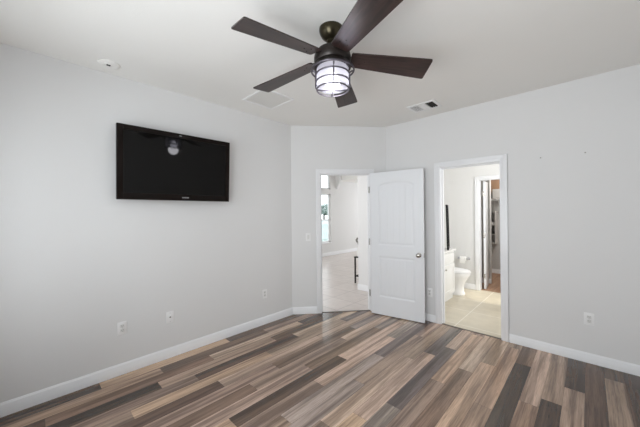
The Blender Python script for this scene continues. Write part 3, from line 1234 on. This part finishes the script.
LWM = RZ(PI / 2)   # plate faces +x on the left wall
outlet(T(0, -3.126, 0.423) @ LWM, 'white double wall outlet nearest the front on the left wall', 'wall plates on the left wall')
outlet(T(0, -2.716, 0.412) @ LWM, 'white cable plate with one round centre jack on the left wall', 'wall plates on the left wall', 'coax')
outlet(T(0, -1.554, 0.400) @ LWM, 'white double wall outlet near the far corner of the left wall', 'wall plates on the left wall')
outlet(T(3.107, 0, 0.420), 'white double wall outlet on the right wall beyond the bathroom doorway', 'wall plates on the right wall')
outlet(T(1.568, 0, 0.385), 'white double wall outlet between the open door and bathroom casing', 'wall plates on the right wall')
outlet(DIAG @ T(0.24, 0, 1.115), 'white light switch on the angled wall left of the hall doorway', None, 'switch')

# ------------------------------------------------------------------ marks on the right wall
for (x, z, lb) in ((2.754, 2.016, 'small screw in the right wall, the one nearer the bathroom doorway'),
                   (3.093, 2.018, 'small screw in the right wall, the one farther from the bathroom doorway')):
    sr = thing('wall_screw', None, lb, 'screw', 'screws left in the right wall', M=T(x, 0, z))
    l = MB()
    l.lathe([(0, 0), (0.011, 0), (0.010, 0.002), (0.004, 0.003), (0, 0.003)], 16, RX(PI / 2))
    l.build('wall_anchor', PLAST2, sr)
    l = MB()
    l.lathe([(0, 0.002), (0.003, 0.002), (0.003, 0.012), (0.006, 0.013), (0.005, 0.016), (0, 0.0165)], 12, RX(PI / 2))
    l.build('screw_head', SCREWM, sr)

# ------------------------------------------------------------------ ceiling fittings
dt = thing('smoke_detector', (0.20, -3.235, H), 'round white ceiling disc with a small dark centre above the television', 'detector')
l = MB()
l.lathe([(0, 0), (0.078, 0), (0.078, -0.006), (0.07, -0.011), (0.045, -0.014), (0, -0.015)], 36)
l.build('base', CEIL, dt)
l = MB()
l.lathe([(0.030, -0.013), (0.028, -0.018), (0.018, -0.021), (0, -0.0215)], 24, T(0.018, -0.008, 0))
l.build('sensor_cap', CEIL, dt)
l = MB()
l.box(0.012, 0.034, -0.021, 0.005, -0.0235, -0.018)
l.build('sensor_window', SLOT, dt)

# supply register
vt = thing('ceiling_vent', (1.688, -0.40, H), 'white ceiling register with a dark open end near the right wall', 'vent')
l = MB()
VL, VWd = 0.335, 0.252
for (a, c, d, e) in ((-VL / 2, VL / 2, -VWd / 2, -VWd / 2 + 0.032), (-VL / 2, VL / 2, VWd / 2 - 0.032, VWd / 2),
                     (-VL / 2, -VL / 2 + 0.032, -VWd / 2 + 0.032, VWd / 2 - 0.032), (VL / 2 - 0.032, VL / 2, -VWd / 2 + 0.032, VWd / 2 - 0.032)):
    l.box(a, c, d, e, -0.009, 0, bev=0.002)
l.build('frame', PLAST, vt)
l = MB()
l.box(-VL / 2 + 0.03, VL / 2 - 0.03, -VWd / 2 + 0.03, VWd / 2 - 0.03, -0.0022, -0.0002)
l.build('duct_opening', DUCT, vt)
for i in range(7):
    x = -VL / 2 + 0.044 + i * 0.013
    l = MB()
    l.box(-0.0075, 0.0075, -VWd / 2 + 0.032, VWd / 2 - 0.032, -0.0008, 0.0008, M=T(x, 0, -0.008) @ RY(R(18)))
    l.build('slat', PLAST, vt)
for i in range(8):
    y = -VWd / 2 + 0.044 + i * 0.0235
    l = MB()
    l.box(-0.036, 0.042, -0.0115, 0.0115, -0.0008, 0.0008, M=T(0, y, -0.008) @ RX(R(-14)))
    l.build('slat', PLAST, vt)
for x in (-0.040, 0.046):
    l = MB()
    l.box(x - 0.003, x + 0.003, -VWd / 2 + 0.032, VWd / 2 - 0.032, -0.012, -0.002)
    l.build('divider', PLAST, vt)
for i in range(3):
    x = 0.072 + i * 0.024
    l = MB()
    l.box(-0.005, 0.005, -VWd / 2 + 0.032, VWd / 2 - 0.032, -0.0007, 0.0007, M=T(x, 0, -0.008) @ RY(R(-70)))
    l.build('slat', DUCT, vt)

# return air panel
rt = thing('return_air_grille', (0.545, -1.852, H), 'flush white square ceiling grille behind the fan blade', 'vent')
l = MB()
for (a, c, d, e) in ((-0.21, 0.21, -0.203, -0.18), (-0.21, 0.21, 0.18, 0.203), (-0.21, -0.187, -0.18, 0.18), (0.187, 0.21, -0.18, 0.18)):
    l.box(a, c, d, e, -0.010, 0, bev=0.002)
l.build('frame', PLAST, rt)
l = MB()
l.box(-0.187, 0.187, -0.18, 0.18, -0.002, -0.0002)
l.build('backing', CEIL, rt)
for i in range(20):
    y = -0.171 + i * 0.018
    l = MB()
    l.box(-0.187, 0.187, -0.0092, 0.0092, -0.0006, 0.0006, M=T(0, y, -0.0055) @ RX(R(9)))
    l.build('slat', CEIL, rt)

# ------------------------------------------------------------------ ceiling fan
FC = Vector((1.831, -2.253, H))
fan = thing('ceiling_fan', FC, 'five-blade dark wood ceiling fan with a caged lantern light', 'ceiling fan')
l = MB()
l.lathe([(0.0, 0.0), (0.083, 0.0), (0.084, -0.012), (0.080, -0.03), (0.067, -0.055), (0.050, -0.072), (0.036, -0.080), (0.0, -0.080)], 40)
l.build('canopy', OLIVE, fan)
l = MB()
l.lathe([(0.0, -0.078), (0.031, -0.078), (0.031, -0.090), (0.022, -0.100), (0.0, -0.100)], 28)
l.build('canopy_collar', OLIVE, fan)
l = MB()
l.lathe([(0.0, -0.08), (0.0125, -0.08), (0.0125, -0.15), (0.0, -0.15)], 18)
l.build('downrod', BRONZE, fan)
l = MB()
l.lathe([(0.0, -0.128), (0.028, -0.128), (0.036, -0.138), (0.070, -0.146), (0.108, -0.158), (0.122, -0.176), (0.128, -0.200), (0.127, -0.225), (0.118, -0.240), (0.0, -0.242)], 44)
l.build('motor_housing', BRONZE, fan)
l = MB()
l.lathe([(0.0, -0.238), (0.112, -0.238), (0.122, -0.252), (0.128, -0.268), (0.126, -0.276), (0.1, -0.278), (0.0, -0.278)], 44)
l.build('switch_housing', BRONZE, fan)
l = MB()
l.tube([(0.147 * math.cos(2 * PI * k / 48), 0.147 * math.sin(2 * PI * k / 48), -0.290) for k in range(48)], 0.0062, 8, closed=True)
for k in range(4):
    a = math.atan2(-3.7185 + 2.253, 3.1101 - 1.831) + 0.06 + (k + 0.5) * PI / 2
    l.tube([(r_ * math.cos(a), r_ * math.sin(a), z_) for r_, z_ in ((0.110, -0.276), (0.130, -0.281), (0.147, -0.290))], 0.006, 8)
l.build('lantern_flange', IRON, fan)
FTH, FPIT = R(46.63), -0.197
ZB = 2.540 - H


def blade_pt(i, r, wv, up=0.0):
    a = FTH + i * 2 * PI / 5
    d = Vector((math.cos(a), math.sin(a), 0))
    t = Vector((-d.y, d.x, 0))
    p = d * r + t * (wv * math.cos(FPIT))
    z = ZB + wv * math.sin(FPIT) - 0.026 * p.y - (0.086 if i != 4 else 0.056) * r + up
    return Vector((p.x, p.y, z))


for i in range(5):
    a = FTH + i * 2 * PI / 5
    M = RZ(a)
    outline = [(0.135, -0.052), (0.142, -0.063), (0.30, -0.0725), (0.50, -0.0835), (0.664, -0.0925), (0.674, -0.0915), (0.679, -0.085),
               (0.680, 0.0), (0.679, 0.085), (0.674, 0.0915), (0.664, 0.0925), (0.50, 0.0835), (0.30, 0.0725), (0.142, 0.063), (0.135, 0.052)]
    mb = MB()
    lo = [mb.b.verts.new(M.inverted() @ blade_pt(i, r, w_, -0.004)) for r, w_ in outline]
    hi = [mb.b.verts.new(M.inverted() @ blade_pt(i, r, w_, 0.004)) for r, w_ in outline]
    n = len(outline)
    mb.b.faces.new(lo[::-1])
    mb.b.faces.new(hi)
    for k in range(n):
        mb.b.faces.new((lo[k], lo[(k + 1) % n], hi[(k + 1) % n], hi[k]))
    bl = mb.build('blade', BLADE, fan, M=M)
    # blade iron under the blade root
    mb = MB()
    pts = [(0.085, -0.022), (0.15, -0.018), (0.20, -0.040), (0.235, -0.036), (0.25, 0.0), (0.235, 0.036), (0.20, 0.040), (0.15, 0.018), (0.085, 0.022)]
    lo = [mb.b.verts.new(M.inverted() @ blade_pt(i, r, w_, 0.0045)) for r, w_ in pts]
    hi = [mb.b.verts.new(M.inverted() @ blade_pt(i, r, w_, 0.010)) for r, w_ in pts]
    n = len(pts)
    mb.b.faces.new(lo[::-1])
    mb.b.faces.new(hi)
    for k in range(n):
        mb.b.faces.new((lo[k], lo[(k + 1) % n], hi[(k + 1) % n], hi[k]))
    mb.build('blade_iron', BRONZE, bl)
    for (r, w_) in ((0.195, -0.026), (0.195, 0.026), (0.232, 0.0)):
        mb = MB()
        p = M.inverted() @ blade_pt(i, r, w_, -0.0035)
        mb.lathe([(0, -0.0035), (0.004, -0.003), (0.0055, 0.0), (0, 0.0)], 10, T(*p))
        mb.build('screw', BRONZE, bl)

# lantern: glass, cage, lamp
l = MB()
prof = [(0.108, -0.279)]
for i in range(12):
    z = -0.283 - i * 0.009
    prof.append((0.111 - (0.0015 if i % 2 else 0), z))
prof += [(0.110, -0.396), (0.102, -0.409), (0.08, -0.416), (0.0, -0.419)]
l.lathe(prof, 48, cap=False)
l.build('glass_shade', GLASS_L, fan)
l = MB()
l.lathe([(0.0, -0.278), (0.035, -0.278), (0.035, -0.318), (0.0, -0.318)], 24)
l.build('lamp_holder', PLAST2, fan)
l = MB()
l.lathe([(0.022, -0.318), (0.024, -0.340), (0.044, -0.356), (0.052, -0.376), (0.046, -0.394), (0.028, -0.403), (0.0, -0.406)], 32)
l.build('bulb', LAMP, fan)
for z, rr in ((-0.320, 0.1165), (-0.372, 0.1165), (-0.422, 0.110)):
    l = MB()
    l.tube([(rr * math.cos(2 * PI * k / 40), rr * math.sin(2 * PI * k / 40), z) for k in range(40)], 0.0054, 8, closed=True)
    l.build('cage_ring', IRON, fan)
c_dir = math.atan2(-3.7185 + 2.253, 3.1101 - 1.831)
for k in range(4):
    a = c_dir + 0.06 + k * PI / 2
    l = MB()
    pr = [(0.147, -0.290), (0.130, -0.293), (0.119, -0.302), (0.118, -0.32), (0.1175, -0.395), (0.115, -0.413), (0.108, -0.424), (0.07, -0.428), (0.0, -0.4295)]
    l.tube([(r * math.cos(a), r * math.sin(a), z) for r, z in pr], 0.0054, 8)
    l.build('cage_bar', IRON, fan)
for ch in fan.children:
    if ch.name.split('.')[0] in ('motor_housing', 'switch_housing', 'lantern_flange', 'glass_shade', 'lamp_holder', 'bulb', 'cage_ring', 'cage_bar'):
        ch.location = (0.005, 0.005, 0)
fl_ = bpy.data.lights.new('fan_lamp_light', 'POINT')
fl_.energy = 3.5
fl_.color = (0.95, 0.94, 1.0)
fl_.shadow_soft_size = 0.07
flo = bpy.data.objects.new('fan_lamp_light', fl_)
COL.objects.link(flo)
flo.location = (FC.x, FC.y, H - 0.455)

# low sun through the bathroom window, falling on the tiles by the closet doorway
sp = bpy.data.lights.new('sun_patch_bathroom', 'SPOT')
sp.energy = 260
sp.color = (1.0, 0.95, 0.82)
sp.spot_size = R(19)
sp.spot_blend = 0.8
sp.shadow_soft_size = 0.04
spo = bpy.data.objects.new('sun_patch_bathroom', sp)
COL.objects.link(spo)
spo.location = (3.38, 1.0, 2.2)
spo.rotation_euler = (Vector((1.86, 1.72, 0)) - Vector((3.38, 1.0, 2.2))).to_track_quat('-Z', 'Y').to_euler()
